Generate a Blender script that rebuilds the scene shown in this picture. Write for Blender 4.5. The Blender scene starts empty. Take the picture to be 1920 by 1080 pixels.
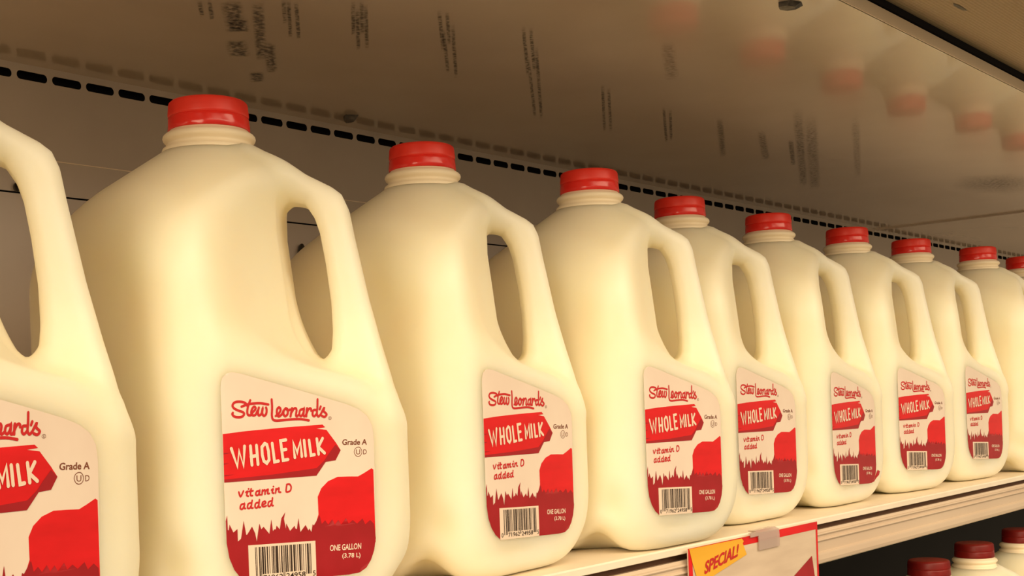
import bpy, bmesh, math, random
import numpy as np
from mathutils import Vector, Matrix
from mathutils.geometry import tessellate_polygon
random.seed(7)
scene = bpy.context.scene
COL = scene.collection
LAB = {"script":[[[-39.5,105.0],[-40.7,106.3],[-43.3,106.9],[-46.2,106.7],[-47.6,105.4],[-46.9,104.0],[-44.6,102.9],[-42.1,102.1],[-41.4,101.2],[-42.4,100.1],[-44.4,99.8],[-46.8,100.2],[-47.9,101.3],[-47.6,101.9]],[[-37.7,107.4],[-39.0,104.7],[-39.6,102.3],[-39.3,100.8],[-37.9,100.5],[-36.8,101.2]],[[-42.7,104.6],[-39.1,105.6],[-35.2,105.9],[-31.9,105.9],[-27.5,105.2]],[[-37.3,101.5],[-35.7,102.5],[-34.8,103.7],[-35.7,104.4],[-36.9,103.3],[-37.4,101.5],[-36.5,100.4],[-35.0,100.7],[-33.9,102.4]],[[-33.0,103.9],[-33.6,101.8],[-33.2,100.3],[-31.7,101.0],[-30.8,103.7],[-31.2,101.3],[-30.3,100.0],[-29.0,100.8],[-28.6,102.7],[-28.9,103.8]],[[-25.5,107.5],[-25.4,103.7],[-25.7,100.1],[-25.1,98.1],[-23.1,97.5],[-19.3,97.6],[-13.6,97.8],[-8.6,97.7],[-3.8,96.9]],[[-23.5,99.7],[-21.8,100.6],[-20.5,102.5],[-21.3,103.7],[-22.5,102.8],[-22.7,100.6],[-21.7,99.4],[-19.9,100.4],[-18.8,102.1]],[[-17.2,103.1],[-18.5,102.3],[-18.9,100.5],[-17.9,99.4],[-16.5,100.4],[-16.3,102.4],[-17.2,103.1],[-16.3,102.1],[-14.9,102.5]],[[-13.7,103.1],[-14.8,99.2]],[[-14.4,100.6],[-12.7,102.6],[-11.5,103.0],[-11.0,102.0],[-11.5,99.8],[-10.9,99.1],[-9.4,100.2]],[[-6.9,102.5],[-8.8,102.0],[-9.4,100.0],[-8.4,99.1],[-7.0,100.7],[-6.4,102.8],[-6.9,99.5],[-6.0,99.0],[-4.9,100.5]],[[-4.6,102.8],[-4.9,101.9],[-5.2,98.9]],[[-4.9,100.5],[-3.9,102.1],[-2.8,102.7],[-2.2,102.3],[-2.2,101.5]],[[1.1,101.8],[-0.8,101.7],[-1.4,99.7],[-0.4,98.8],[1.2,100.0]],[[2.0,106.9],[1.7,102.9],[1.3,100.0],[2.2,98.6],[3.7,99.7]],[[3.8,103.4],[3.1,102.1]],[[3.7,99.7],[5.8,102.6],[5.6,101.1],[7.3,99.5],[6.0,98.3],[4.3,98.8]]],"reg":[[10.3,97.5],[10.2,97.1],[9.8,96.9],[9.3,96.8],[8.8,96.9],[8.5,97.2],[8.4,97.6],[8.5,97.9],[8.9,98.2],[9.4,98.3],[9.9,98.2],[10.2,97.9],[10.3,97.5]],"milk":[[[-49.3,85.7],[-46.3,77.4],[-45.1,84.5],[-42.9,77.4],[-42.0,86.4]],[[-38.7,86.3],[-38.2,77.6]],[[-35.3,86.4],[-34.8,77.7]],[[-38.6,81.4],[-35.0,81.8]],[[-30.6,87.1],[-32.3,85.5],[-32.2,81.8],[-31.4,79.0],[-29.8,77.9],[-28.4,79.4],[-28.6,83.5],[-29.4,86.5],[-30.6,87.1]],[[-26.3,86.9],[-25.3,78.3],[-23.0,78.5]],[[-18.3,88.2],[-21.4,87.9],[-20.3,78.7],[-17.4,78.9]],[[-20.9,83.5],[-18.4,83.7]],[[-13.3,79.6],[-14.0,87.0],[-11.8,81.8],[-9.7,87.2],[-9.1,79.9]],[[-7.3,87.4],[-6.7,80.0]],[[-4.3,87.3],[-3.4,80.1],[-1.3,80.3]],[[0.5,87.8],[1.3,80.4]],[[4.1,87.9],[1.2,83.8],[5.0,80.7]]],"banner":[[-53.4,92.5],[-41.2,93.3],[-19.4,94.1],[4.5,94.6],[6.2,93.2],[0.7,92.8],[6.9,91.9],[12.5,85.5],[15.4,81.6],[11.9,76.8],[5.7,76.4],[-0.4,70.1],[-54.1,70.6]],"side":[[-54.0,71.9],[-26.2,72.4],[-0.2,73.7],[4.9,77.1],[8.0,80.5],[12.2,84.4],[15.4,81.6],[11.9,76.8],[5.7,76.4],[-0.4,70.1],[-54.1,70.6]],"nick":[[[-53.4,83.9],[-49.5,83.8],[-53.4,83.3]],[[-53.6,79.2],[-50.8,79.2],[-53.6,78.6]],[[-53.8,73.9],[-48.1,73.9],[-53.9,73.4]]],"vit":[[[-45.9,65.7],[-45.0,63.6],[-43.3,66.0]],[[-42.0,65.3],[-41.0,65.6],[-41.6,63.9],[-40.7,63.4]],[[-40.4,66.8],[-40.4,66.7]],[[-39.0,66.7],[-39.5,63.9],[-38.4,63.5]],[[-40.1,65.6],[-38.0,65.7]],[[-34.4,65.5],[-36.0,65.2],[-36.5,63.8],[-35.4,63.4],[-34.4,64.9],[-34.2,65.6],[-34.5,63.8],[-33.8,63.5]],[[-32.7,65.6],[-33.0,63.6],[-32.6,65.0],[-31.3,65.5],[-31.3,63.6]],[[-31.2,64.8],[-29.5,65.7],[-29.8,63.9],[-28.8,63.7]],[[-27.5,65.2],[-26.6,65.6],[-27.1,64.1],[-26.2,63.7]],[[-26.3,66.8],[-26.2,66.7]],[[-24.8,65.7],[-25.1,63.7],[-24.7,65.0],[-23.1,65.8],[-23.3,64.1],[-22.2,63.8]],[[-18.4,67.2],[-18.9,63.8],[-16.6,64.0],[-15.9,65.7],[-16.7,67.1],[-18.4,67.2]],[[-43.2,60.2],[-44.9,59.8],[-45.4,58.2],[-44.3,57.8],[-43.2,59.3],[-43.0,60.2],[-43.3,58.3],[-42.6,57.9]],[[-39.2,60.2],[-40.9,59.9],[-41.4,58.2],[-40.3,57.8],[-39.2,59.1]],[[-38.7,61.3],[-39.3,58.2],[-38.4,57.8]],[[-35.0,60.1],[-36.7,59.8],[-37.2,58.2],[-36.1,57.7],[-35.0,59.1]],[[-34.6,61.3],[-35.1,58.1],[-34.2,57.8]],[[-33.1,58.8],[-31.2,59.4],[-31.5,60.3],[-32.8,59.9],[-33.2,58.4],[-32.0,57.9],[-30.9,58.2]],[[-27.6,60.1],[-29.3,59.8],[-29.7,58.1],[-28.7,57.8],[-27.6,59.2]],[[-27.0,61.5],[-27.6,58.3],[-26.8,57.9]]],"grass":[[-55.0,53.1],[-52.7,55.7],[-52.6,49.0],[-52.1,48.9],[-51.6,51.4],[-49.7,47.6],[-47.4,49.0],[-47.4,43.3],[-45.6,44.4],[-43.8,52.4],[-42.7,45.9],[-42.1,45.9],[-39.3,49.3],[-37.7,46.1],[-36.9,42.1],[-35.1,50.3],[-34.1,47.5],[-32.8,48.6],[-29.6,44.9],[-28.2,51.6],[-27.5,46.0],[-26.5,46.9],[-25.8,46.6],[-25.3,48.4],[-23.5,46.4],[-22.3,51.6],[-19.9,54.2],[-20.9,51.2],[-19.9,46.0],[-19.6,48.9],[-17.5,45.1],[-14.7,47.3],[-14.4,46.0],[-13.4,45.5],[-12.2,50.7],[-11.4,43.9],[-8.1,47.0],[-6.5,44.2],[-5.8,45.1],[-4.7,43.2],[-3.8,46.9],[-3.0,46.3],[-0.3,49.6],[0.6,50.8],[0.9,50.1],[1.8,46.5],[4.0,48.1],[5.9,45.8],[8.4,48.2],[10.0,45.4],[12.3,47.5],[14.0,45.0],[17.2,47.9],[18.9,45.0],[21.6,46.6],[24.3,44.5],[28.0,46.7],[29.7,43.6],[33.0,45.5],[35.5,43.4]],"hill":[[-2.5,45.6],[0.1,51.3],[0.0,59.8],[2.4,63.8],[6.8,66.9],[12.9,68.6],[20.0,68.3],[26.2,67.9],[30.4,69.4],[35.3,71.4],[37.1,70.6],[35.4,41.1],[17.0,42.3]],"box":{"grade":[[16.5,84.0],[32.7,83.4],[16.8,86.9]],"u":[[25.4,78.9],[28.0,78.8],[25.5,81.4]],"d":[[30.1,78.7],[32.4,78.7],[30.2,81.1]],"gal":[[6.2,32.8],[26.3,31.7],[6.4,35.8]],"lit":[[13.8,28.0],[25.6,27.0],[14.0,30.9]]},"ring":[[29.2,80.0],[29.1,79.3],[28.7,78.7],[28.1,78.2],[27.4,77.9],[26.6,77.8],[25.9,78.0],[25.2,78.3],[24.7,78.9],[24.3,79.6],[24.2,80.3],[24.4,81.0],[24.8,81.7],[25.4,82.1],[26.1,82.4],[26.8,82.5],[27.6,82.4],[28.3,82.0],[28.8,81.4],[29.1,80.8],[29.2,80.0]],"outline":[[-55.1,48.2],[-54.6,72.2],[-53.9,96.3],[-53.4,114.4],[-52.1,118.5],[-47.9,120.4],[-42.6,119.8],[-21.6,114.6],[3.9,108.3],[24.1,103.0],[37.9,96.7],[43.4,89.7],[41.7,84.4],[38.3,73.7],[36.2,52.3],[34.6,28.3]],"codebox":[[-41.9,40.9],[-2.2,38.7],[-38.4,39.7],[-5.4,37.6]]}
# all label coordinates are millimetres on the front face of a jug: (x, z)

# ------------------------------------------------------------------ helpers
def tag(o, label=None, cat=None, group=None, kind=None):
    if label: o['label'] = label
    if cat: o['category'] = cat
    if group: o['group'] = group
    if kind: o['kind'] = kind
    return o

def link(name, me, mat=None, parent=None):
    o = bpy.data.objects.new(name, me)
    COL.objects.link(o)
    if mat: me.materials.append(mat)
    if parent: o.parent = parent
    return o

def empty(name, loc, rz=0.0):
    o = bpy.data.objects.new(name, None)
    o.empty_display_size = 0.03
    COL.objects.link(o)
    o.location = loc
    o.rotation_euler = (0, 0, rz)
    return o

def mesh_from(verts, faces, name='m', smooth=False):
    me = bpy.data.meshes.new(name)
    me.from_pydata([tuple(v) for v in verts], [], [tuple(f) for f in faces])
    me.update()
    if smooth:
        for p in me.polygons: p.use_smooth = True
    return me

def bm_mesh(bm, name='m', smooth=False):
    bmesh.ops.recalc_face_normals(bm, faces=bm.faces)
    me = bpy.data.meshes.new(name)
    bm.to_mesh(me); bm.free()
    if smooth:
        for p in me.polygons: p.use_smooth = True
    return me

def add_box(bm, x0, x1, y0, y1, z0, z1):
    v = [bm.verts.new(c) for c in ((x0,y0,z0),(x1,y0,z0),(x1,y1,z0),(x0,y1,z0),(x0,y0,z1),(x1,y0,z1),(x1,y1,z1),(x0,y1,z1))]
    for f in ((0,3,2,1),(4,5,6,7),(0,1,5,4),(1,2,6,5),(2,3,7,6),(3,0,4,7)):
        bm.faces.new([v[i] for i in f])

def box_mesh(*b, bevel=0.0):
    bm = bmesh.new(); add_box(bm, *b)
    if bevel:
        bmesh.ops.bevel(bm, geom=bm.edges[:], offset=bevel, segments=2, affect='EDGES')
    return bm_mesh(bm)

def extrude_profile(pts, x0, x1):
    """closed (y,z) profile swept along X"""
    bm = bmesh.new()
    a = [bm.verts.new((x0, y, z)) for y, z in pts]
    b = [bm.verts.new((x1, y, z)) for y, z in pts]
    n = len(pts)
    for i in range(n):
        bm.faces.new((a[i], a[(i+1) % n], b[(i+1) % n], b[i]))
    tri = tessellate_polygon([[Vector((y, z, 0)) for y, z in pts]])
    for t in tri:
        bm.faces.new([a[i] for i in t]); bm.faces.new([b[i] for i in t])
    return bm_mesh(bm)

def lathe(profile, n=96, ribs=None):
    """profile [(r,z)] -> verts, faces; ribs(i, ang, r, z)-> r"""
    V, F = [], []
    for i, (r, z) in enumerate(profile):
        for k in range(n):
            a = 2*math.pi*k/n
            rr = ribs(i, k, r, z) if ribs else r
            V.append((rr*math.cos(a), rr*math.sin(a), z))
    m = len(profile)
    for i in range(m-1):
        for k in range(n):
            k2 = (k+1) % n
            F.append((i*n+k, i*n+k2, (i+1)*n+k2, (i+1)*n+k))
    return V, F

# ------------------------------------------------------------------ materials
def principled(name, color, rough=0.5, spec=0.5, **kw):
    m = bpy.data.materials.new(name); m.use_nodes = True
    b = m.node_tree.nodes['Principled BSDF']
    b.inputs['Base Color'].default_value = (*color, 1)
    b.inputs['Roughness'].default_value = rough
    b.inputs['Specular IOR Level'].default_value = spec
    for k, v in kw.items():
        b.inputs[k.replace('_', ' ')].default_value = v
    return m

def noise_tint(m, c1, c2, scale, detail=3.0, lo=0.35, hi=0.65, rough=None, bump=None, mapscale=(1,1,1)):
    nt = m.node_tree; b = nt.nodes['Principled BSDF']
    tc = nt.nodes.new('ShaderNodeTexCoord'); mp = nt.nodes.new('ShaderNodeMapping')
    mp.inputs['Scale'].default_value = mapscale
    nt.links.new(tc.outputs['Object'], mp.inputs['Vector'])
    n = nt.nodes.new('ShaderNodeTexNoise'); n.inputs['Scale'].default_value = scale; n.inputs['Detail'].default_value = detail
    nt.links.new(mp.outputs['Vector'], n.inputs['Vector'])
    r = nt.nodes.new('ShaderNodeValToRGB')
    r.color_ramp.elements[0].position = lo; r.color_ramp.elements[0].color = (*c1, 1)
    r.color_ramp.elements[1].position = hi; r.color_ramp.elements[1].color = (*c2, 1)
    nt.links.new(n.outputs['Fac'], r.inputs['Fac'])
    nt.links.new(r.outputs['Color'], b.inputs['Base Color'])
    if bump:
        bp = nt.nodes.new('ShaderNodeBump'); bp.inputs['Strength'].default_value = bump; bp.inputs['Distance'].default_value = 0.0008
        nt.links.new(n.outputs['Fac'], bp.inputs['Height']); nt.links.new(bp.outputs['Normal'], b.inputs['Normal'])
    return m

M = {}
M['milk'] = principled('milk_filled_plastic', (0.93, 0.84, 0.62), 0.42, 0.35, Subsurface_Weight=1.0, Subsurface_Scale=0.04)
M['milk'].node_tree.nodes['Principled BSDF'].inputs['Subsurface Radius'].default_value = (1.0, 0.95, 0.85)
noise_tint(M['milk'], (0.955, 0.83, 0.60), (0.985, 0.875, 0.655), 22, 2, 0.3, 0.7)
M['neck'] = principled('milk_neck_plastic', (0.95, 0.83, 0.6), 0.42, 0.35)
noise_tint(M['neck'], (0.93, 0.80, 0.57), (0.96, 0.84, 0.62), 22, 2, 0.3, 0.7)
M['cap'] = principled('red_cap_plastic', (0.74, 0.028, 0.016), 0.38, 0.45)
noise_tint(M['cap'], (0.80, 0.032, 0.018), (0.90, 0.042, 0.024), 60, 2)
M['lowcap'] = principled('shaded_red_cap_plastic', (0.34, 0.012, 0.010), 0.4, 0.35)  # the red cap colour darkened, standing in for shade on the lower shelf
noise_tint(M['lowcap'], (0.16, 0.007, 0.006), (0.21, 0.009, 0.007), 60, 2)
M['band'] = principled('red_band_plastic', (0.66, 0.018, 0.012), 0.2, 0.5)
noise_tint(M['band'], (0.74, 0.02, 0.013), (0.84, 0.026, 0.018), 60, 2, bump=0.25)
M['paper'] = principled('label_paper', (0.80, 0.64, 0.51), 0.35, 0.4)
noise_tint(M['paper'], (0.79, 0.65, 0.535), (0.82, 0.69, 0.57), 40, 3)
M['red'] = principled('bright_red_ink', (0.69, 0.007, 0.01), 0.35, 0.4)
noise_tint(M['red'], (0.62, 0.006, 0.008), (0.74, 0.008, 0.012), 90, 3, mapscale=(0.3, 1, 1))
M['dark'] = principled('dark_red_ink', (0.34, 0.009, 0.014), 0.35, 0.4)
noise_tint(M['dark'], (0.32, 0.008, 0.012), (0.36, 0.01, 0.016), 60, 2)
M['script'] = principled('script_red_ink', (0.55, 0.018, 0.02), 0.4, 0.35)
M['brown'] = principled('brown_ink', (0.20, 0.06, 0.03), 0.4, 0.35)
M['black'] = principled('black_ink', (0.035, 0.02, 0.012), 0.4, 0.35)
M['cream'] = principled('cream_ink', (0.82, 0.66, 0.52), 0.35, 0.4)
M['yellow'] = principled('yellow_tag_print', (0.80, 0.42, 0.03), 0.45, 0.35)
noise_tint(M['yellow'], (0.76, 0.38, 0.022), (0.84, 0.46, 0.04), 12, 3, mapscale=(0.4, 1, 4))
M['signpaper'] = principled('sign_paper', (0.66, 0.53, 0.40), 0.5, 0.35)
noise_tint(M['signpaper'], (0.60, 0.475, 0.355), (0.70, 0.57, 0.43), 14, 5, mapscale=(1, 1, 6))
M['shelf'] = principled('painted_shelf_steel', (0.80, 0.70, 0.55), 0.35, 0.4)
noise_tint(M['shelf'], (0.88, 0.78, 0.62), (0.93, 0.84, 0.68), 30, 3)
M['channel'] = principled('price_channel_plastic', (0.66, 0.52, 0.38), 0.32, 0.45)
noise_tint(M['channel'], (0.63, 0.49, 0.36), (0.69, 0.55, 0.405), 18, 3, mapscale=(0.3, 1, 1))
M['wall'] = principled('painted_case_wall', (0.50, 0.43, 0.35), 0.22, 0.5)
noise_tint(M['wall'], (0.55, 0.465, 0.38), (0.60, 0.515, 0.425), 9, 4)
M['ceiling'] = principled('painted_case_ceiling', (0.50, 0.42, 0.33), 0.2, 0.5)
noise_tint(M['ceiling'], (0.55, 0.45, 0.345), (0.63, 0.52, 0.405), 5, 5)
M['ceiling'].node_tree.nodes['Principled BSDF'].inputs['Coat Weight'].default_value = 0.5
M['ceiling'].node_tree.nodes['Principled BSDF'].inputs['Coat Roughness'].default_value = 0.05
M['ceiling'].node_tree.nodes['Principled BSDF'].inputs['Coat IOR'].default_value = 1.6
M['void'] = principled('dark_void', (0.012, 0.011, 0.013), 0.8, 0.1)
M['trim'] = principled('ceiling_trim_strip', (0.66, 0.52, 0.36), 0.4, 0.4)
noise_tint(M['trim'], (0.90, 0.74, 0.53), (0.97, 0.82, 0.62), 14, 4, mapscale=(0.3, 1, 1))
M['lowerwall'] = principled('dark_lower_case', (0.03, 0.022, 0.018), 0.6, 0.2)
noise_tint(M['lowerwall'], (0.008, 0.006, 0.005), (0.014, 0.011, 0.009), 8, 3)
M['groove'] = principled('groove_shade_brown', (0.10, 0.05, 0.03), 0.6, 0.2)
M['chip'] = principled('dark_glue_residue', (0.055, 0.045, 0.035), 0.5, 0.4)
noise_tint(M['chip'], (0.03, 0.025, 0.02), (0.14, 0.115, 0.085), 120, 3)

def grille_material():
    m = principled('honeycomb_grille', (0.5, 0.38, 0.22), 0.5, 0.3)
    nt = m.node_tree; b = nt.nodes['Principled BSDF']
    tc = nt.nodes.new('ShaderNodeTexCoord')
    v = nt.nodes.new('ShaderNodeTexVoronoi'); v.inputs['Scale'].default_value = 420; v.inputs['Randomness'].default_value = 0.15
    nt.links.new(tc.outputs['Object'], v.inputs['Vector'])
    r = nt.nodes.new('ShaderNodeValToRGB')
    r.color_ramp.elements[0].position = 0.15; r.color_ramp.elements[0].color = (0.40, 0.29, 0.15, 1)
    r.color_ramp.elements[1].position = 0.75; r.color_ramp.elements[1].color = (0.60, 0.46, 0.27, 1)
    nt.links.new(v.outputs['Distance'], r.inputs['Fac']); nt.links.new(r.outputs['Color'], b.inputs['Base Color'])
    bp = nt.nodes.new('ShaderNodeBump'); bp.inputs['Strength'].default_value = 0.35; bp.inputs['Distance'].default_value = 0.001
    nt.links.new(v.outputs['Distance'], bp.inputs['Height']); nt.links.new(bp.outputs['Normal'], b.inputs['Normal'])
    return m
M['grille'] = grille_material()

def streak_material():
    m = bpy.data.materials.new('grey_ceiling_streaks'); m.use_nodes = True
    nt = m.node_tree; b = nt.nodes['Principled BSDF']; out = nt.nodes['Material Output']
    b.inputs['Base Color'].default_value = (0.06, 0.05, 0.035, 1); b.inputs['Roughness'].default_value = 0.4
    tr = nt.nodes.new('ShaderNodeBsdfTransparent'); mix = nt.nodes.new('ShaderNodeMixShader')
    tc = nt.nodes.new('ShaderNodeTexCoord'); n = nt.nodes.new('ShaderNodeTexNoise')
    n.inputs['Scale'].default_value = 330; n.inputs['Detail'].default_value = 4
    nt.links.new(tc.outputs['Object'], n.inputs['Vector'])
    at = nt.nodes.new('ShaderNodeAttribute'); at.attribute_name = 'fade'
    r = nt.nodes.new('ShaderNodeMapRange'); r.inputs['From Min'].default_value = 0.35; r.inputs['From Max'].default_value = 0.7
    nt.links.new(n.outputs['Fac'], r.inputs['Value'])
    mu = nt.nodes.new('ShaderNodeMath'); mu.operation = 'MULTIPLY'
    nt.links.new(r.outputs['Result'], mu.inputs[0]); nt.links.new(at.outputs['Fac'], mu.inputs[1])
    nt.links.new(mu.outputs[0], mix.inputs['Fac'])
    nt.links.new(tr.outputs[0], mix.inputs[1]); nt.links.new(b.outputs[0], mix.inputs[2])
    nt.links.new(mix.outputs[0], out.inputs['Surface'])
    return m
M['scuff'] = streak_material()

def clip_material():
    m = bpy.data.materials.new('clear_clip_plastic'); m.use_nodes = True
    nt = m.node_tree; b = nt.nodes['Principled BSDF']; out = nt.nodes['Material Output']
    b.inputs['Base Color'].default_value = (0.62, 0.50, 0.45, 1); b.inputs['Roughness'].default_value = 0.15
    tr = nt.nodes.new('ShaderNodeBsdfTransparent'); tr.inputs['Color'].default_value = (0.9, 0.85, 0.8, 1)
    mix = nt.nodes.new('ShaderNodeMixShader')
    fr = nt.nodes.new('ShaderNodeLayerWeight'); fr.inputs['Blend'].default_value = 0.45
    mr = nt.nodes.new('ShaderNodeMapRange'); mr.inputs['To Min'].default_value = 0.28; mr.inputs['To Max'].default_value = 0.85
    nt.links.new(fr.outputs['Facing'], mr.inputs['Value']); nt.links.new(mr.outputs['Result'], mix.inputs['Fac'])
    nt.links.new(tr.outputs[0], mix.inputs[1]); nt.links.new(b.outputs[0], mix.inputs[2])
    nt.links.new(mix.outputs[0], out.inputs['Surface'])
    return m
M['clip'] = clip_material()

# ------------------------------------------------------------------ jug shape (signed distance, millimetres)
def smin(a, b, k):
    h = np.clip(0.5 + 0.5*(b-a)/k, 0, 1)
    return b*(1-h) + a*h - k*h*(1-h)
def smax(a, b, k): return -smin(-a, -b, k)

def poly_sd(px, pz, poly):
    """signed distance to a polygon"""
    d = np.full(px.shape, 1e9); s = np.ones(px.shape)
    n = len(poly)
    for i in range(n):
        ax, az = poly[i]; bx, bz = poly[i-1]
        ex, ez = bx-ax, bz-az
        wx, wz = px-ax, pz-az
        t = np.clip((wx*ex+wz*ez)/(ex*ex+ez*ez), 0, 1)
        dx, dz = wx-ex*t, wz-ez*t
        d = np.minimum(d, dx*dx+dz*dz)
        c1 = pz >= az; c2 = pz < bz; c3 = ex*wz > ez*wx
        flip = (c1 & c2 & c3) | (~c1 & ~c2 & ~c3)
        s = np.where(flip, -s, s)
    return s*np.sqrt(d)

OUTER = [(10,205),(16,238),(24,238.5),(41,229.6),(57,221.6),(64,218.0),(69,214),(72,207),(74.2,194),(80.8,160),(87,134),(91,119),(93.5,108),(93.5,95),(80,78),(60,78),(20,110)]
HOLE = [(18,198),(34,208.5),(42,211),(50,209.2),(54.5,202),(57,194),(59.5,178),(61.6,158),(62,142),(61.2,133),(58.5,127),(55,125),(50,130),(44,146),(36,168),(20,180)]
R2 = math.sqrt(0.5)

def jug_sdf(x, y, z):
    yc = y+2.0
    ax, ay = 74.8, 77.0
    r = 24.0+30.0*np.clip(1-z/46.0, 0, 1)**2
    qx = np.abs(x)-ax+r; qy = np.abs(yc)-ay+r
    col = np.minimum(np.maximum(qx, qy), 0)+np.hypot(np.maximum(qx, 0), np.maximum(qy, 0))-r
    # slight shallow dents low on the side faces
    sd = (x-y)*R2; td = (x+y)*R2
    dent = 1.6*np.exp(-(((z-15)/5)**2+((x+20)/26)**2))*(y < -50)
    dent = dent+4.0*np.exp(-(((z-33)/12)**2+((sd+5)/9)**2))*(td < -50)
    col = col+dent
    rho = np.hypot(x, y)
    cone = (z-(239.5-0.68*(rho-23)))*0.827
    body = smax(col, cone, 22)
    s = (x-y)*R2; t = (x+y)*R2
    ta = np.sqrt(np.maximum(np.abs(t)-22, 0)**2+4)-2
    up = np.clip((z-206)/22, 0, 1); up = up*up*(3-2*up)
    sc = 38.5+np.clip((176-z)*0.11, -2, 4.5)-0.35*ta+5*up
    ledge = 123.0-0.26*(s-55)-0.013*np.maximum(s-68, 0)**2
    body = smax(body, smin(s-sc, z-ledge, 26), 10)
    lift = 13.5*np.exp(-((sd+13)/13)**2)*np.clip((-td-50)/22, 0, 1)
    lift = lift+15.0*np.exp(-(td/24)**2)*np.clip((sd-58)/34, 0, 1)**1.5
    body = smax(body, lift-z, 15)
    # handle: plate profile in the diagonal plane, rounded across
    d2 = smax(poly_sd(s, z, OUTER), -poly_sd(s, z, HOLE), 3.0)
    w = np.abs(t)-(13.5+np.clip((150-z)*0.12, 0, 6)+np.clip(62-s, 0, 24)*0.2*up)
    rr = 7.5
    a = d2+rr; b = w+rr
    han = np.minimum(np.maximum(a, b), 0)+np.hypot(np.maximum(a, 0), np.maximum(b, 0))-rr
    return smin(body, han, 9+4*up*np.clip((s-30)/12, 0, 1)*np.clip((62-s)/14, 0, 1))

def build_body():
    h = 1.7
    xs = np.arange(-82, 82+h, h); ys = np.arange(-86, 82+h, h); zs = np.arange(-4, 246+h, h)
    X, Y, Z = np.meshgrid(xs, ys, zs, indexing='ij')
    F = jug_sdf(X, Y, Z)
    sg = F < 0
    nx, ny, nz = F.shape
    cnt = np.zeros((nx-1, ny-1, nz-1), int)
    for i in (0, 1):
        for j in (0, 1):
            for k in (0, 1):
                cnt += sg[i:nx-1+i, j:ny-1+j, k:nz-1+k]
    act = (cnt > 0) & (cnt < 8)
    idx = -np.ones(act.shape, int)
    cells = np.argwhere(act); idx[act] = np.arange(len(cells))
    acc = np.zeros((len(cells), 3)); num = np.zeros(len(cells))
    corners = [(i, j, k) for i in (0, 1) for j in (0, 1) for k in (0, 1)]
    for a in corners:
        for ax_ in range(3):
            if a[ax_] == 0:
                b = list(a); b[ax_] = 1
                fa = F[cells[:, 0]+a[0], cells[:, 1]+a[1], cells[:, 2]+a[2]]
                fb = F[cells[:, 0]+b[0], cells[:, 1]+b[1], cells[:, 2]+b[2]]
                m = (fa < 0) != (fb < 0)
                t = np.where(m, fa/np.where(m, fa-fb, 1), 0)
                p = np.array(a, float)[None, :].repeat(len(cells), 0); p[:, ax_] += t
                acc[m] += p[m]; num[m] += 1
    P = cells+acc/num[:, None]
    P = P*h+np.array([xs[0], ys[0], zs[0]])
    for _ in range(3):                                     # settle onto the surface
        e = 0.4
        f = jug_sdf(P[:, 0], P[:, 1], P[:, 2])
        g = np.stack([(jug_sdf(P[:, 0]+(e if q == 0 else 0), P[:, 1]+(e if q == 1 else 0), P[:, 2]+(e if q == 2 else 0))-f)/e for q in range(3)], -1)
        P -= np.clip(f/np.maximum((g*g).sum(1), 0.2), -1.0, 1.0)[:, None]*g*0.8
    faces = []
    for ax_ in range(3):
        o = [(0, 1, 2), (1, 2, 0), (2, 0, 1)][ax_]
        S = np.moveaxis(sg, o, (0, 1, 2)); I = np.moveaxis(idx, o, (0, 1, 2))
        d = S[:-1] != S[1:]
        e = np.argwhere(d)
        e = e[(e[:, 1] > 0) & (e[:, 2] > 0) & (e[:, 1] < S.shape[1]-1) & (e[:, 2] < S.shape[2]-1)]
        a, b, c = e.T
        q = np.stack([I[a, b-1, c-1], I[a, b, c-1], I[a, b, c], I[a, b-1, c]], -1)
        fl = S[a, b, c]
        q[~fl] = q[~fl][:, ::-1]
        faces.append(q)
    Q = np.concatenate(faces); Q = Q[(Q >= 0).all(1)]
    me = bpy.data.meshes.new('jug_body')
    me.vertices.add(len(P)); me.vertices.foreach_set('co', (P/1000).ravel())
    me.loops.add(Q.size); me.loops.foreach_set('vertex_index', Q.ravel())
    me.polygons.add(len(Q)); me.polygons.foreach_set('loop_start', np.arange(len(Q))*4)
    try: me.polygons.foreach_set('loop_total', np.full(len(Q), 4))
    except Exception: pass
    me.polygons.foreach_set('use_smooth', np.ones(len(Q), bool))
    me.update(); me.validate()
    return me

def front_y(xs, zs):
    """y of the jug's front face at (x,z) millimetres"""
    lo = np.full(xs.shape, -90.0); hi = np.full(xs.shape, -50.0)
    for _ in range(34):
        mid = (lo+hi)/2
        ins = jug_sdf(xs, mid, zs) < 0
        hi = np.where(ins, mid, hi); lo = np.where(ins, lo, mid)
    return hi

# ------------------------------------------------------------------ flat label art
def smooth_line(p, n=5):
    if len(p) < 3: return p
    out = []
    for i in range(len(p)-1):
        p0 = p[max(i-1, 0)]; p1 = p[i]; p2 = p[i+1]; p3 = p[min(i+2, len(p)-1)]
        for k in range(n):
            t = k/n
            out.append(tuple(0.5*((2*p1[c])+(-p0[c]+p2[c])*t+(2*p0[c]-5*p1[c]+4*p2[c]-p3[c])*t*t+(-p0[c]+3*p1[c]-3*p2[c]+p3[c])*t**3) for c in (0, 1)))
    out.append(tuple(p[-1]))
    return out

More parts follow.
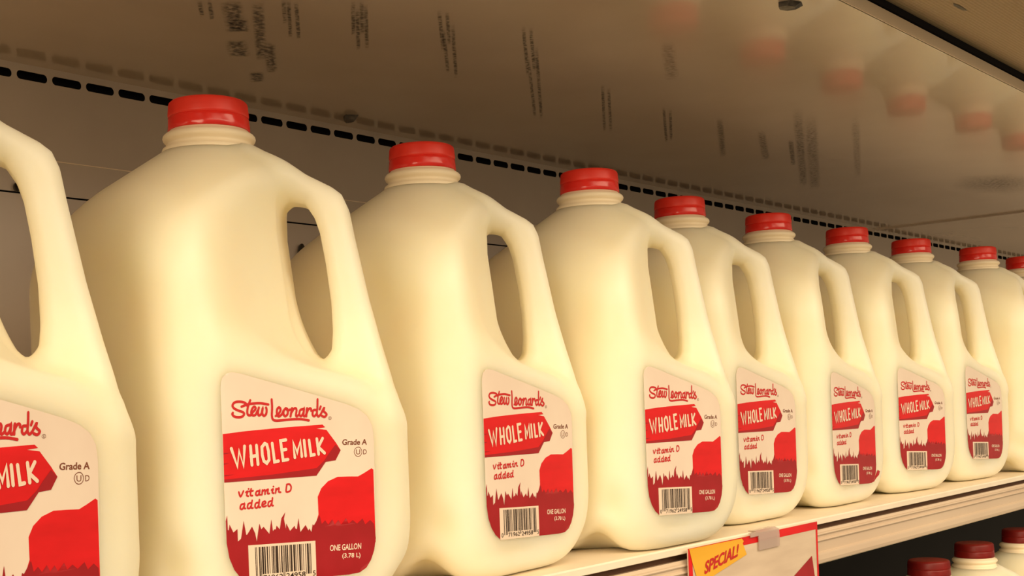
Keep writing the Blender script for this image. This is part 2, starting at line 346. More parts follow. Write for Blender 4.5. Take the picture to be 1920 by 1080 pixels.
def stroke_geo(lines, w, curve=True, cap=True):
    """ribbons with mitred joins and round ends; a third coordinate lifts each stroke a hair above the one before"""
    V, F = [], []
    for si, ln in enumerate(lines):
        pts = smooth_line([tuple(p) for p in ln]) if curve else [tuple(p) for p in ln]
        q = [pts[0]]
        for p in pts[1:]:
            if math.hypot(p[0]-q[-1][0], p[1]-q[-1][1]) > 0.05: q.append(p)
        if len(q) == 1: q.append((q[0][0], q[0][1]-0.06))
        pts = np.array(q); n = len(pts)
        d = pts[1:]-pts[:-1]; d /= np.linalg.norm(d, axis=1)[:, None]
        o = len(V)
        for i in range(n):
            d0 = d[max(i-1, 0)]; d1 = d[min(i, n-2)]
            m = np.array([-(d0[1]+d1[1]), d0[0]+d1[0]]); ln_ = np.linalg.norm(m)
            m = m/ln_ if ln_ > 1e-6 else np.array([-d1[1], d1[0]])
            k = max(abs(m@np.array([-d1[1], d1[0]])), 0.55)
            off = m*(w/2/k)
            lift = 0.012*(si % 9)+0.02*i/n
            V.append((*(pts[i]+off), lift)); V.append((*(pts[i]-off), lift))
        for i in range(n-1):
            F.append((o+2*i, o+2*i+1, o+2*i+3, o+2*i+2))
        if cap:
            for e, dr, va, vb in ((0, -d[0], o, o+1), (n-1, d[-1], o+2*n-1, o+2*n-2)):
                base = np.array([dr[1], -dr[0]])
                ids = [va]
                for k in range(1, 6):
                    an = math.pi*k/6
                    p = pts[e]+w/2*(math.cos(an)*(np.array(V[va][:2])-pts[e])/max(np.linalg.norm(np.array(V[va][:2])-pts[e]), 1e-6)+math.sin(an)*dr)
                    ids.append(len(V)); V.append((*p, V[va][2]))
                ids.append(vb)
                F.append(tuple(ids))
    return V, F

def poly_geo(poly):
    tri = tessellate_polygon([[Vector((x, z, 0)) for x, z in poly]])
    return [tuple(p) for p in poly], [tuple(t) for t in tri]

def text_geo(s, box, size_off=0.0):
    """Blender's own letters fitted to bottom-left, bottom-right, top-left corners"""
    cu = bpy.data.curves.new('t', 'FONT'); cu.body = s; cu.offset = size_off; cu.resolution_u = 3
    o = bpy.data.objects.new('t', cu); COL.objects.link(o)
    bpy.context.view_layer.update()
    dg = bpy.context.evaluated_depsgraph_get()
    me = o.evaluated_get(dg).to_mesh()
    V = np.array([v.co[:2] for v in me.vertices]); F = [tuple(p.vertices) for p in me.polygons]
    o.evaluated_get(dg).to_mesh_clear()
    bpy.data.objects.remove(o); bpy.data.curves.remove(cu)
    mn, mx = V.min(0), V.max(0); U = (V-mn)/(mx-mn)
    bl, br, tl = [np.array(q, float) for q in box]
    W = bl+U[:, :1]*(br-bl)+U[:, 1:]*(tl-bl)
    return [tuple(p) for p in W], F

def merge_geo(*gs):
    V, F = [], []
    for v, f in gs:
        o = len(V); V += list(v); F += [tuple(i+o for i in q) for q in f]
    return V, F

CUTS_X = [-54, -53, -52, -51, -50, -48, -45, -30, -10, 10, 25, 35]
CUTS_Z = [22, 26, 32, 45, 70, 95, 105, 110, 115]
def decal(geo, lift, name):
    """wrap flat art onto the jug's front face, lift millimetres proud of it"""
    V, F = geo
    bm = bmesh.new()
    vs = [bm.verts.new((v[0], v[2] if len(v) > 2 else 0, v[1])) for v in V]
    for f in F:
        try: bm.faces.new([vs[i] for i in f])
        except ValueError: pass
    for c in CUTS_X:
        bmesh.ops.bisect_plane(bm, geom=bm.verts[:]+bm.edges[:]+bm.faces[:], plane_co=(c, 0, 0), plane_no=(1, 0, 0))
    for c in CUTS_Z:
        bmesh.ops.bisect_plane(bm, geom=bm.verts[:]+bm.edges[:]+bm.faces[:], plane_co=(0, 0, c), plane_no=(0, 0, 1))
    bm.verts.ensure_lookup_table()
    co = np.array([v.co[:] for v in bm.verts])
    yy = front_y(co[:, 0], co[:, 2])-lift-co[:, 1]
    for v, y in zip(bm.verts, yy): v.co.y = y
    for v in bm.verts: v.co /= 1000.0
    for f in bm.faces:
        f.normal_update()
        if f.normal.y > 0: f.normal_flip()
    me = bpy.data.meshes.new(name); bm.to_mesh(me); bm.free()
    for p in me.polygons: p.use_smooth = True
    return me

OUT = [(-53.6,96),(-53.6,114.5),(-52.6,118),(-50,120),(-47,120.4),(-42.6,119.8),(-21.6,114.6),(3.9,108.3),(20,104.2),(28,101.4),(33.5,98),(36.8,93),(37.6,86),(37.2,70),(36.6,48),
       (36.2,36),(35,30),(32.6,25.4),(29.4,22),(25,20.1),(18,19.9),(-3,20.9),(-38,22.7),(-42,23.2),(-46.2,26),(-49.8,30.5),(-52.2,36),(-53.4,43),(-53.6,52)]
def clip_left(poly): return [(max(x, -53.5), z) for x, z in poly]

def label_parts():
    P = []
    P.append(('banner', decal(poly_geo(clip_left(LAB['banner'])), 0.30, 'banner'), M['red']))
    P.append(('banner_edge', decal(merge_geo(poly_geo(clip_left(LAB['side'])), *[poly_geo(clip_left(q)) for q in LAB['nick']]), 0.40, 'banner_edge'), M['dark']))
    P.append(('hill_print', decal(poly_geo([(min(x, 36.5), z) for x, z in LAB['hill'][:-2]]+[(36.3, 34), (0.5, 34)]), 0.25, 'hill'), M['red']))
    g = clip_left([(min(x, 36.6), z) for x, z in LAB['grass']])
    lower = [(36.4,36),(35,30),(32.6,25.4),(29.4,22),(25,20.15),(18,20),(-3,21),(-38,22.8),(-42,23.3),(-46.2,26.1),(-49.8,30.6),(-52.2,36.1),(-53.4,43)]
    P.append(('grass_print', decal(poly_geo(g+lower), 0.35, 'grass'), M['dark']))
    P.append(('script_lettering', decal(stroke_geo(LAB['script'], 1.18), 0.30, 'script'), M['script']))
    P.append(('milk_lettering', decal(stroke_geo(LAB['milk'], 1.6, False), 0.50, 'milk'), M['cream']))
    P.append(('vitamin_lettering', decal(stroke_geo(LAB['vit'], 0.86), 0.30, 'vit'), M['script']))
    B = LAB['box']
    P.append(('grade_lettering', decal(merge_geo(text_geo('Grade A', B['grade'], 0.022), text_geo('U', B['u']), text_geo('D', B['d']),
        stroke_geo([LAB['ring']], 0.3, False, False), stroke_geo([LAB['reg']], 0.16, False, False),
        text_geo('R', [(-0.1+LAB['reg'][6][0]+0.8, LAB['reg'][0][1]-0.5), (LAB['reg'][0][0]-0.6, LAB['reg'][0][1]-0.5), (LAB['reg'][6][0]+0.7, LAB['reg'][0][1]+0.5)])), 0.30, 'grade'), M['brown']))
    P.append(('size_lettering', decal(merge_geo(text_geo('ONE GALLON', B['gal'], 0.02), text_geo('(3.78 L)', B['lit'], 0.015)), 0.45, 'size'), M['cream']))
    # barcode panel with its bars and digits
    tl, tr = LAB['codebox'][0], LAB['codebox'][1]
    x0, x1 = -41.9, -2.6
    zt0, zt1 = 40.9, 38.9
    zb0, zb1 = 22.75, 20.9
    panel = decal(poly_geo([(x0, zt0), (x1, zt1), (x1, zb1), (x0, zb0)]), 0.45, 'code_panel')
    def pt(u, v):
        x = x0+(x1-x0)*u
        return (x, (zt0+(zt1-zt0)*u)*(1-v)+(zb0+(zb1-zb0)*u)*v)
    Lc = ['0001101','0011001','0010011','0111101','0100011','0110001','0101111','0111011','0110111','0001011']
    dg = [0,7,1,9,6,2,2,4,9,5,8,5]
    bits = '101'+''.join(Lc[k] for k in dg[:6])+'01010'+''.join(''.join('1' if c == '0' else '0' for c in Lc[k]) for k in dg[6:])+'101'
    geos = []
    i = 0
    while i < 95:
        if bits[i] == '1':
            j = i
            while j < 95 and bits[j] == '1': j += 1
            long = i < 10 or i >= 85 or 45 <= i < 50
            u0 = 0.095+0.83*i/95; u1 = 0.095+0.83*j/95
            v1 = 0.86 if long else 0.76
            geos.append(([pt(u0, 0.06), pt(u1, 0.06), pt(u1, v1), pt(u0, v1)], [(0, 1, 2, 3)]))
            i = j
        else: i += 1
    for s, ua, ub in (('0', 0.03, 0.075), ('71962', 0.20, 0.49), ('24958', 0.54, 0.83), ('5', 0.945, 0.985)):
        geos.append(text_geo(s, [pt(ua, 0.93), pt(ub, 0.93), pt(ua, 0.79)], 0.01))
    bars = decal(merge_geo(*geos), 0.55, 'bars')
    P.append(('barcode_panel', panel, M['cream'], ('barcode_lines', bars, M['black'])))
    return P

# label sheet: filled outline on a fine grid near its edges
def sheet_mesh():
    return decal(poly_geo(OUT), 0.18, 'label_sheet')

def curled_corner(poly, axis_pt, axis_dir, name):
    """a lifted corner of a label: flat polygon bent away from the jug about an axis on the face"""
    V, F = poly_geo(poly)
    bm = bmesh.new(); vs = [bm.verts.new((x, 0, z)) for x, z in V]
    for f in F: bm.faces.new([vs[i] for i in f])
    bmesh.ops.subdivide_edges(bm, edges=bm.edges[:], cuts=3, use_grid_fill=True)
    bmesh.ops.triangulate(bm, faces=bm.faces[:])
    for v in bm.verts:
        d = max(0.0, (v.co.x-axis_pt[0])*axis_dir[0]+(v.co.z-axis_pt[1])*axis_dir[1])
        y0 = front_y(np.array([min(v.co.x, 40)]), np.array([v.co.z]))[0]
        v.co.y = y0-0.5-0.075*d*d
    for v in bm.verts: v.co /= 1000.0
    return bm_mesh(bm, name, True)

# ------------------------------------------------------------------ jug prototype
def neck_mesh():
    prof = [(30,229),(27.5,233),(25.2,236.5),(24.5,238.3),(24.6,239.4),(24.3,240.3),(23.0,241.2),(22.2,242.2),(22.1,243.0),(22.9,243.8),(23.8,244.7),(24.15,245.8),(23.9,246.9),(23.2,247.7),(22.2,248.4),(21.0,249.0),(20.4,250),(20.4,253)]
    pr = []
    for i in range(len(prof)-1):
        pr += [prof[i], tuple((a+b)/2 for a, b in zip(prof[i], prof[i+1]))]
    pr.append(prof[-1])
    V, F = lathe([(r/1000, z/1000) for r, z in pr], 72)
    return mesh_from(V, F, 'neck', True)

def cap_mesh():
    prof = [(19.0,250.4),(20.6,250.4),(20.75,256.2),(20.5,256.5),(20.5,256.8),(20.85,257.1),(20.85,258.2),(20.6,260.5),(20.4,263.2),(20.1,264.3),(19.3,265.2),(18.0,265.6),(9,265.7),(0.01,265.7)]
    def ribs(i, k, r, z):
        if 6 <= i <= 9: return r+(0.00022 if k % 2 else -0.00012)
        return r
    V, F = lathe([(r/1000, z/1000) for r, z in prof], 192, ribs)
    return mesh_from(V, F, 'cap', True)

def band_mesh():
    prof = [(19.6,249.9),(21.1,249.8),(21.35,250.3),(21.3,252.5),(21.0,255.3),(20.95,256.5),(20.6,256.9),(20.0,256.9)]
    def wav(i, k, r, z):
        if 2 <= i <= 5: return r+0.00016*math.sin(k*0.55+i*1.1)*math.sin(k*0.13)
        return r
    V, F = lathe([(r/1000, z/1000) for r, z in prof], 144, wav)
    return mesh_from(V, F, 'band', True)

BODY = build_body(); BODY.materials.append(M['milk'])
def make_jug(name, label, group):
    root = empty(name, (0, 0, 0)); tag(root, label, 'milk jug', group)
    b = bpy.data.objects.new('body', BODY); COL.objects.link(b); b.parent = root
    link('neck', neck_mesh(), M['neck'], root)
    c = link('cap', cap_mesh(), M['cap'], root); tag(c, 'ribbed red screw cap')
    t = link('tamper_band', band_mesh(), M['band'], c); tag(t, 'glossy red tamper band')
    l = link('label', sheet_mesh(), M['paper'], root); tag(l, 'paper label with red signboard banner')
    for part in label_parts():
        o = link(part[0], part[1], part[2], l)
        if len(part) == 4:
            q = link(part[3][0], part[3][1], part[3][2], l)
    return root

def dup(root, label, group):
    r = root.copy(); COL.objects.link(r); r['label'] = label; r['group'] = group
    for ch in root.children:
        c = ch.copy(); COL.objects.link(c); c.parent = r
        for g in ch.children:
            d = g.copy(); COL.objects.link(d); d.parent = c
    return r

TOP = 'red-capped milk jugs on the upper shelf'
LOW = 'red-capped milk jugs on the lower shelf'
rows = [ # x, y, turn, label shift
 (0.2150, 0.5110, 0.255, 'white milk jug cut off by the left edge, cap out of view'),
 (0.3970, 0.5305, -0.036, 'largest milk jug whose red cap shows, nearest on the left, barcode cut by frame'),
 (0.5668, 0.5376, 0.070, 'turned milk jug, second red cap from the left, right of the largest jug'),
 (0.7254, 0.5225, -0.026, 'third red cap from the left, on the jug before the one above the sign clip'),
 (0.8873, 0.5476, -0.015, 'milk jug standing right above the clear clip of the hanging sign'),
 (1.0400, 0.5473, 0.0195, 'milk jug with the torn lower right label corner curling out'),
 (1.2007, 0.5441, -0.1035, 'milk jug immediately right of the jug with the curling label corner'),
 (1.3600, 0.5416, -0.060, 'farthest milk jug whose whole label shows, near the right edge'),
 (1.5148, 0.5224, 0.0, 'eighth red-capped jug, no label visible, at the right edge of the photo'),
 (1.6860, 0.5240, 0.0, 'last upper milk jug, only a sliver of cap and shoulder at the frame edge'),
]
LSH = {0: (0, 0, -0.0018), 2: (0.0035, 0, 0.0008), 3: (0, 0, 0.0014), 4: (0, 0, 0.0014), 5: (0.0008, 0, -0.0032), 7: (0, 0, 0.001)}   # labels are stuck on a little unevenly
proto = None
jugs = []
for i, (x, y, th, lab_) in enumerate(rows):
    if proto is None:
        proto = make_jug('milk_jug', lab_, TOP); j = proto
    else:
        j = dup(proto, lab_, TOP)
    j.location = (x, y, 0.0004); j.rotation_euler = (0, 0, th)
    jugs.append(j)
    lb = [c for c in j.children if c.name.startswith('label')][0]
    lb.location = LSH.get(i, (0, 0, 0))
lowrow = [
 (1.256, 0.4935, -0.04, 'lower-shelf milk jug with shade-darkened red cap nearest the sign, leftmost below the shelf edge'),
 (1.412, 0.5025, 0.0, 'lower-shelf milk jug with shade-darkened red cap, between its two neighbours below the shelf edge'),
 (1.5665, 0.5015, 0.03, 'lower-shelf milk jug cut by the right edge of the photo'),
]
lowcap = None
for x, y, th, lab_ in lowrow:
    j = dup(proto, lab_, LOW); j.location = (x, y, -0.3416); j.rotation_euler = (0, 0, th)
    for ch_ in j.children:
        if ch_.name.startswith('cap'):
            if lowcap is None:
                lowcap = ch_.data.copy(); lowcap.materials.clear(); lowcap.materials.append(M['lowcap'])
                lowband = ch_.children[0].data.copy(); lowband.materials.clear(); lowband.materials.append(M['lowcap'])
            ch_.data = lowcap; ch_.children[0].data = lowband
            ch_['label'] = 'ribbed deep red screw cap'; ch_.children[0]['label'] = 'red tamper band with shade put into its colour'

# the torn label corner on one jug
lc = [c for c in jugs[5].children if c.name.startswith('label')][0]
pc = link('peeled_corner', curled_corner([(22,20.5),(30,22.5),(36.4,31),(38.6,30),(37.2,26.5),(30,20.8)], (31, 25), (0.85, -0.2), 'peel'), M['dark'], lc)
tag(pc, 'dark red corner curling away')

# ------------------------------------------------------------------ shelves
X0, X1 = -0.9, 3.6
shelf = empty('display_shelf', (0, 0.45, 0)); tag(shelf, 'cream painted steel shelf with ridged price channel carrying the full row of jugs', 'shelf')
def put(o, parent):
    o.parent = parent; o.matrix_parent_inverse = Matrix.Translation(-parent.location); return o
tray = [(0.753,0),(0.4485,0),(0.4472,0.0012),(0.4455,0.0012),(0.4448,0.0002),(0.4450,-0.0038),(0.4465,-0.0044),(0.4580,-0.0046),(0.4580,-0.0300),(0.753,-0.0300)]
put(link('shelf_tray', extrude_profile(tray, X0, X1), M['shelf']), shelf)
chan = [(0.4578,-0.0098),(0.4500,-0.0092),(0.4462,-0.0084),(0.4452,-0.0104),(0.4440,-0.0110),(0.4436,-0.0118),(0.4440,-0.0126),(0.4452,-0.0132),(0.4453,-0.0152),(0.4440,-0.0158),(0.4436,-0.0166),(0.4441,-0.0174),(0.4455,-0.0180),
        (0.4456,-0.0256),(0.4446,-0.0262),(0.4438,-0.0270),(0.4436,-0.0280),(0.4434,-0.0318),(0.4440,-0.0345),(0.4456,-0.0356),(0.4490,-0.0350),(0.4520,-0.0310),(0.4578,-0.0302)]
ch = put(link('price_channel', extrude_profile(chan, X0, X1), M['channel']), shelf)
tag(ch, 'ridged beige price channel')
gs = put(link('groove_shade', box_mesh(X0, X1, 0.4530, 0.4579, -0.0097, -0.0047), M['groove']), shelf); tag(gs, 'dark strip painting the shade under the shelf lip')  # brown colour stands in for the shadow inside the recess

# ------------------------------------------------------------------ case shell
HC = 0.3371   # underside of the case top
YW = 0.755    # inner face of the back wall
# back wall: plain panel below, slotted strip above
wall = link('wall_back', box_mesh(X0, X1, YW, YW+0.004, -0.36, 0.2508), M['wall']); tag(wall, kind='structure')
def slotted_strip():
    zlo, zhi = 0.2520, HC+0.0005
    zc_, sh, sw, pitch = 0.3297, 0.0059, 0.0221, 0.0254
    bm = bmesh.new()
    a, b = zc_-0.0055, zc_+0.0055
    n = int((X1-X0)/pitch); xs = 0.4230-round((0.4230-X0)/pitch)*pitch
    def q(*c): bm.faces.new([bm.verts.new(p) for p in c])
    q((X0-0.1,YW,zlo),(X1+0.1,YW,zlo),(X1+0.1,YW,a),(X0-0.1,YW,a))
    q((X0-0.1,YW,b),(X1+0.1,YW,b),(X1+0.1,YW,zhi),(X0-0.1,YW,zhi))
    for i in range(n):
        cx = xs+i*pitch
        inner, outer = [], []
        m = 24; rr = sh*0.48
        for k in range(m):
            an = 2*math.pi*k/m+1e-4
            ca, sa = math.cos(an), math.sin(an)
            inner.append((cx+math.copysign(sw/2-rr, ca)+rr*ca, zc_+math.copysign(sh/2-rr, sa)+rr*sa))
        for (ix, iz) in inner:
            dx, dz = ix-cx, iz-zc_
            t = min(pitch/2/abs(dx) if abs(dx) > 1e-9 else 1e9, 0.0055/abs(dz) if abs(dz) > 1e-9 else 1e9)
            outer.append((cx+dx*t, zc_+dz*t))
        for cxx in (-1, 1):
            for czz in (-1, 1):
                cp = (cx+cxx*pitch/2, zc_+czz*0.0055)
                kk = min(range(m), key=lambda q_: abs(math.atan2(math.sin(math.atan2(inner[q_][1]-zc_, inner[q_][0]-cx)-math.atan2(cp[1]-zc_, cp[0]-cx)), math.cos(math.atan2(inner[q_][1]-zc_, inner[q_][0]-cx)-math.atan2(cp[1]-zc_, cp[0]-cx)))))
                outer[kk] = cp
        vi = [bm.verts.new((x, YW, z)) for x, z in inner]; vo = [bm.verts.new((x, YW, z)) for x, z in outer]
        vb = [bm.verts.new((x, YW+0.0006, z)) for x, z in inner]
        for k in range(m):
            k2 = (k+1) % m
            bm.faces.new((vi[k], vo[k], vo[k2], vi[k2])); bm.faces.new((vb[k], vi[k], vi[k2], vb[k2]))
    for f in bm.faces:
        f.normal_update()
    me = bpy.data.meshes.new('strip'); bm.to_mesh(me); bm.free()
    return me
st = link('slotted_panel', slotted_strip(), M['wall'], wall); tag(st, 'brown panel with a line of dark slots')
dk = link('slot_backing', box_mesh(X0, X1, YW+0.012, YW+0.03, 0.24, HC+0.02), M['void'], wall); tag(dk, 'dark duct behind the slots')
ln = link('panel_crease', box_mesh(X0, X1, YW-0.0004, YW+0.001, 0.2748, 0.2754), M['trim'], wall); tag(ln, 'thin pale crease line')
rv = link('rivet', mesh_from(*lathe([(0.0001,0.0),(0.0035,0.0005),(0.004,0.002),(0.004,0.003)], 16), 'rivet', True), M['chip'], wall)
rv.location = (0.650, YW, 0.2261); rv.rotation_euler = (math.radians(90), 0, 0); rv.scale = (0.9, 2.2, 1)
rv2 = link('rivet', rv.data, None, wall); rv2.location = (0.408, YW, 0.2545); rv2.rotation_euler = (math.radians(90), 0, 0); rv2.scale = (0.5, 0.8, 1)

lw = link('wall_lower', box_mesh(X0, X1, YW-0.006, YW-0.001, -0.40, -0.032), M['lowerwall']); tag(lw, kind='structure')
fl = link('lower_shelf', box_mesh(X0, X1, 0.42, YW-0.006, -0.40, -0.342), M['lowerwall']); tag(fl, kind='structure')  # deck of the lower shelf, mostly out of view, carries the lower jugs

SEAM = 1.765
ce = link('ceiling', box_mesh(X0, SEAM, 0.3195, YW+0.02, HC, HC+0.006), M['ceiling']); tag(ce, kind='structure')
c2 = link('ceiling', box_mesh(SEAM+0.002, X1, 0.3195, YW+0.02, HC-0.0022, HC+0.006), M['ceiling']); tag(c2, kind='structure')
tr = link('trim_1', box_mesh(X0, X1, 0.3185, 0.3205, HC, HC+0.0082, bevel=0.0004), M['trim']); tag(tr, kind='structure')
gap = link('gap_shade_box', box_mesh(X0, X1, 0.3172, 0.36, HC+0.0088, HC+0.030), M['void']); tag(gap, kind='structure')  # near-black box painting the shade in the gap above the trim
gr = link('air_grille', box_mesh(X0, X1, 0.252, 0.3172, 0.3503, 0.360), M['grille']); tag(gr, 'tan honeycomb air grille above the case front, top right corner', 'grille')
mk = link('dark_spot', mesh_from([(0.809,0.2890,0.3500),(0.818,0.2878,0.3500),(0.833,0.2884,0.3500),(0.829,0.2902,0.3500),(0.815,0.2906,0.3500)], [(0,1,2,3,4)], 'spot'), M['chip'], gr)

# soft-edged dark streaks on the case top
STREAK = [[(0.426,0.574),(0.445,0.597)],[(0.43,0.57),(0.452,0.597)],[(0.439,0.562),(0.478,0.607)],[(0.461,0.585),(0.48,0.606)],[(0.487,0.62),(0.513,0.649)],[(0.45,0.552),(0.529,0.646)],[(0.505,0.609),(0.554,0.666)],[(0.543,0.67),(0.561,0.691)],[(0.461,0.542),(0.489,0.574)],[(0.463,0.54),(0.51,0.594)],[(0.466,0.537),(0.516,0.593)],[(0.49,0.515),(0.537,0.565)],[(0.501,0.523),(0.561,0.586)],[(0.494,0.512),(0.539,0.559)],[(0.5,0.515),(0.565,0.582)],[(0.539,0.493),(0.603,0.549)],[(0.566,0.515),(0.647,0.585)],[(0.545,0.492),(0.597,0.538)],[(0.565,0.506),(0.662,0.591)],[(0.602,0.48),(0.699,0.554)],[(0.607,0.478),(0.691,0.542)],[(0.652,0.517),(0.806,0.633)],[(0.64,0.5),(0.813,0.632)],[(0.757,0.53),(0.895,0.626)],[(0.769,0.533),(0.899,0.622)],[(0.856,0.54),(0.978,0.615)],[(0.866,0.54),(0.975,0.608)],[(0.7,0.437),(0.789,0.489)],[(0.927,0.53),(1.083,0.616)],[(1.001,0.531),(1.135,0.597)],[(0.944,0.467),(1.32,0.648)],[(1.058,0.531),(1.186,0.593)],[(0.977,0.472),(1.355,0.651)],[(1.008,0.446),(1.317,0.581)]]
SW = {2:0.010, 3:0.010, 4:0.011, 5:0.006, 6:0.006, 7:0.008, 27:0.008, 28:0.005, 29:0.006, 30:0.007, 31:0.004, 32:0.010, 33:0.006}
SF = {27:0.35, 30:0.6, 32:0.45, 33:0.35, 28:0.6, 29:0.6}
def streak_mesh():
    V, F, W = [], [], []
    for i, (a, b) in enumerate(STREAK):
        w = SW.get(i, 0.0022); fz = SF.get(i, 0.85)
        dx, dy = b[0]-a[0], b[1]-a[1]; L = math.hypot(dx, dy); nx, ny = -dy/L, dx/L
        n = 12
        for k in range(n+1):
            t = k/n; f = min(1, t/0.2, (1-t)/0.12)*fz
            for s in (-1, -0.4, 0.4, 1):
                V.append((a[0]+dx*t+nx*w*s*0.7, a[1]+dy*t+ny*w*s*0.7, HC-0.0003)); W.append(f if abs(s) < 0.9 else 0.0)
        o = len(V)-4*(n+1)
        for k in range(n):
            for s in range(3):
                q = o+k*4+s
                F.append((q, q+1, q+5, q+4))
    # smeared patch
    o = len(V); c = (1.494, 0.490)
    ring = [(1.40,0.50),(1.43,0.455),(1.50,0.44),(1.58,0.47),(1.60,0.51),(1.55,0.535),(1.47,0.54)]
    V.append((*c, HC-0.0003)); W.append(0.75)
    for r in ring: V.append((*r, HC-0.0003)); W.append(0.0)
    for k in range(len(ring)): F.append((o, o+1+k, o+1+(k+1) % len(ring)))
    me = mesh_from(V, F, 'streak_mesh')
    at = me.attributes.new('fade', 'FLOAT', 'POINT')
    at.data.foreach_set('value', np.array(W, dtype=np.float32))
    return me
sc_ = link('streak_marks', streak_mesh(), M['scuff'], ce); tag(sc_, 'grey streaks across the case top', kind='stuff')

def flake(name, ring, z0, h):
    bm = bmesh.new()
    a = [bm.verts.new((x, y, z0)) for x, y in ring]; b = [bm.verts.new((x*0.7+0.3*ring[0][0], y*0.7+0.3*ring[0][1], z0-h)) for x, y in ring]
    n = len(ring)
    bm.faces.new(a); bm.faces.new(b)
    for k in range(n): bm.faces.new((a[k], a[(k+1) % n], b[(k+1) % n], b[k]))
    return bm_mesh(bm, name)
link('glue_flake', flake('g', [(0.682,0.347),(0.690,0.350),(0.698,0.347),(0.700,0.340),(0.692,0.337),(0.684,0.340)], HC, 0.003), M['chip'], ce)
link('glue_flake', flake('g', [(0.676,0.724),(0.680,0.731),(0.690,0.738),(0.692,0.728),(0.685,0.718)], HC, 0.004), M['chip'], ce)

# ------------------------------------------------------------------ hanging sign and its clip
YS = 0.4405
sign = empty('price_sign', (0.80, YS, 0)); tag(sign, 'white price sign with yellow corner tag and red border hung on the shelf edge', 'sign')
def flat(poly, y, name, mat, holder):
    V, F = poly_geo(poly)
    bm = bmesh.new(); vs = [bm.verts.new((x, y, z)) for x, z in V]
    for f in F: bm.faces.new([vs[i] for i in f])
    for f in bm.faces:
        f.normal_update()
        if f.normal.y > 0: f.normal_flip()
    me = bpy.data.meshes.new(name); bm.to_mesh(me); bm.free()
    return put(link(name, me, mat), holder)
ZB = -0.200
put(link('sign_card', box_mesh(0.7088, 0.8990, YS, YS+0.0008, ZB, -0.0002), M['signpaper']), sign)
bo = flat([(0.7088,-0.0002),(0.8990,-0.0002),(0.8990,ZB),(0.8970,ZB),(0.8962,-0.0060),(0.7175,-0.0060),(0.7135,-0.0062),(0.7185,ZB),(0.7088,ZB)], YS-0.0002, 'red_border', M['red'], sign)
ytag = flat([(0.7096,-0.0004),(0.7802,-0.0008),(0.7829,-0.0031),(0.7812,-0.0042),(0.7865,-0.0129),(0.7395,-0.0222),(0.7270,-0.0245),(0.7190,-0.0225),(0.7140,-0.0120)], YS-0.0005, 'yellow_tag', M['yellow'], sign)
V_, F_ = text_geo('SPECIAL!', [(0.7272,-0.0198),(0.7722,-0.0128),(0.7288,-0.0108)], 0.03)
bm = bmesh.new(); vs = [bm.verts.new((x+0.001*((z+0.0198)/0.009), YS-0.0008, z)) for x, z in V_]
for f in F_:
    try: bm.faces.new([vs[i] for i in f])
    except ValueError: pass
me = bpy.data.meshes.new('special'); bm.to_mesh(me); bm.free()
sp = link('special_lettering', me, M['script'], None); sp.parent = ytag; pass
flat([(0.8880,-0.0258),(0.8935,-0.0500),(0.8935,-0.080),(0.7700,-0.080),(0.8200,-0.052)], YS-0.0003, 'red_corner', M['dark'], sign)

clip = empty('sign_clip', (0.815, YS, 0)); tag(clip, 'clear plastic clip gripping the top of the price sign', 'clip')
def clip_plate():
    bm = bmesh.new()
    prof = [(0.4475,0.0022),(0.4420,0.0024),(0.4388,0.0010),(0.4384,-0.0040),(0.4386,-0.0118)]
    t = 0.0007
    out = [(y, z) for y, z in prof]; inn = [(0.4475,0.0015),(0.4422,0.0016),(0.4396,0.0004),(0.4392,-0.0040),(0.4393,-0.0118)][::-1]
    pts = out+inn
    return extrude_profile(pts, 0.8025, 0.8335)
put(link('clip_plate', clip_plate(), M['clip']), clip)
put(link('clip_arm', extrude_profile([(0.4405,0.0018),(0.4385,0.0012),(0.4384,-0.0012),(0.4391,-0.0012),(0.4393,0.0006),(0.4405,0.0011)], 0.7905, 0.8022), M['clip']), clip)

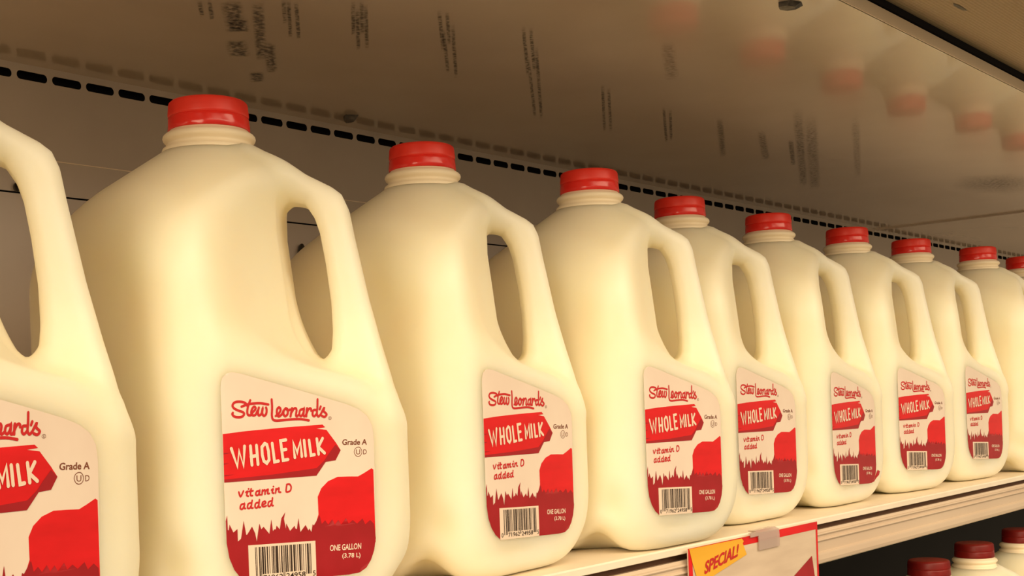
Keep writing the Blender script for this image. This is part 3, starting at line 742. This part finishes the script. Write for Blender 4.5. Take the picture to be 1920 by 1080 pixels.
# ------------------------------------------------------------------ light
def area(name, loc, target, sx, sy, energy, color):
    l = bpy.data.lights.new(name, 'AREA'); l.shape = 'RECTANGLE'; l.size = sx; l.size_y = sy; l.energy = energy; l.color = color
    o = bpy.data.objects.new(name, l); COL.objects.link(o); o.location = loc
    d = Vector(target)-Vector(loc); o.rotation_euler = d.to_track_quat('-Z', 'Y').to_euler()
    return o
area('aisle_lamp', (-0.2, -1.40, 1.34), (0.9, 0.5, 0.15), 6.5, 1.2, 132, (1.0, 0.795, 0.55))
area('aisle_fill', (-2.0, -0.2, 0.60), (0.6, 0.5, 0.15), 1.4, 0.8, 36, (1.0, 0.80, 0.54))
w = bpy.data.worlds.new('store'); scene.world = w; w.use_nodes = True
nt = w.node_tree; bg = nt.nodes['Background']
tc = nt.nodes.new('ShaderNodeTexCoord'); sx = nt.nodes.new('ShaderNodeSeparateXYZ'); mr = nt.nodes.new('ShaderNodeMapRange')
nt.links.new(tc.outputs['Generated'], sx.inputs['Vector']); nt.links.new(sx.outputs['Z'], mr.inputs['Value'])
mr.inputs['From Min'].default_value = -0.35; mr.inputs['From Max'].default_value = 0.1
mr.inputs['To Min'].default_value = 0.16; mr.inputs['To Max'].default_value = 0.56   # world fill, dimmed below the horizon to keep the lower jugs darker
nt.links.new(mr.outputs['Result'], bg.inputs['Strength'])
bg.inputs['Color'].default_value = (1.0, 0.785, 0.52, 1)

# ------------------------------------------------------------------ camera
cam = bpy.data.cameras.new('camera'); co = bpy.data.objects.new('camera', cam); COL.objects.link(co)
F_PX, CX, CY = 2306.54, 883.11, 754.95
cam.sensor_fit = 'HORIZONTAL'; cam.sensor_width = 36.0
cam.lens = F_PX*36.0/1920.0
cam.shift_x = (960-CX)/1920.0; cam.shift_y = (CY-540)/1920.0
cam.clip_start = 0.01
yaw, pitch, roll = 0.7263, -0.00096, -0.03598
f = Vector((math.cos(yaw)*math.cos(pitch), math.sin(yaw)*math.cos(pitch), math.sin(pitch)))
r = Vector((math.sin(yaw), -math.cos(yaw), 0)); u = r.cross(f)
c, s = math.cos(roll), math.sin(roll)
r2 = c*r+s*u; u2 = -s*r+c*u
mat = Matrix((r2, u2, -f)).transposed().to_4x4()
mat.translation = Vector((0, 0, 0.1036))
co.matrix_world = mat
scene.camera = co
scene.view_settings.view_transform = 'Standard'
scene.view_settings.look = 'None'
scene.view_settings.exposure = 0.0
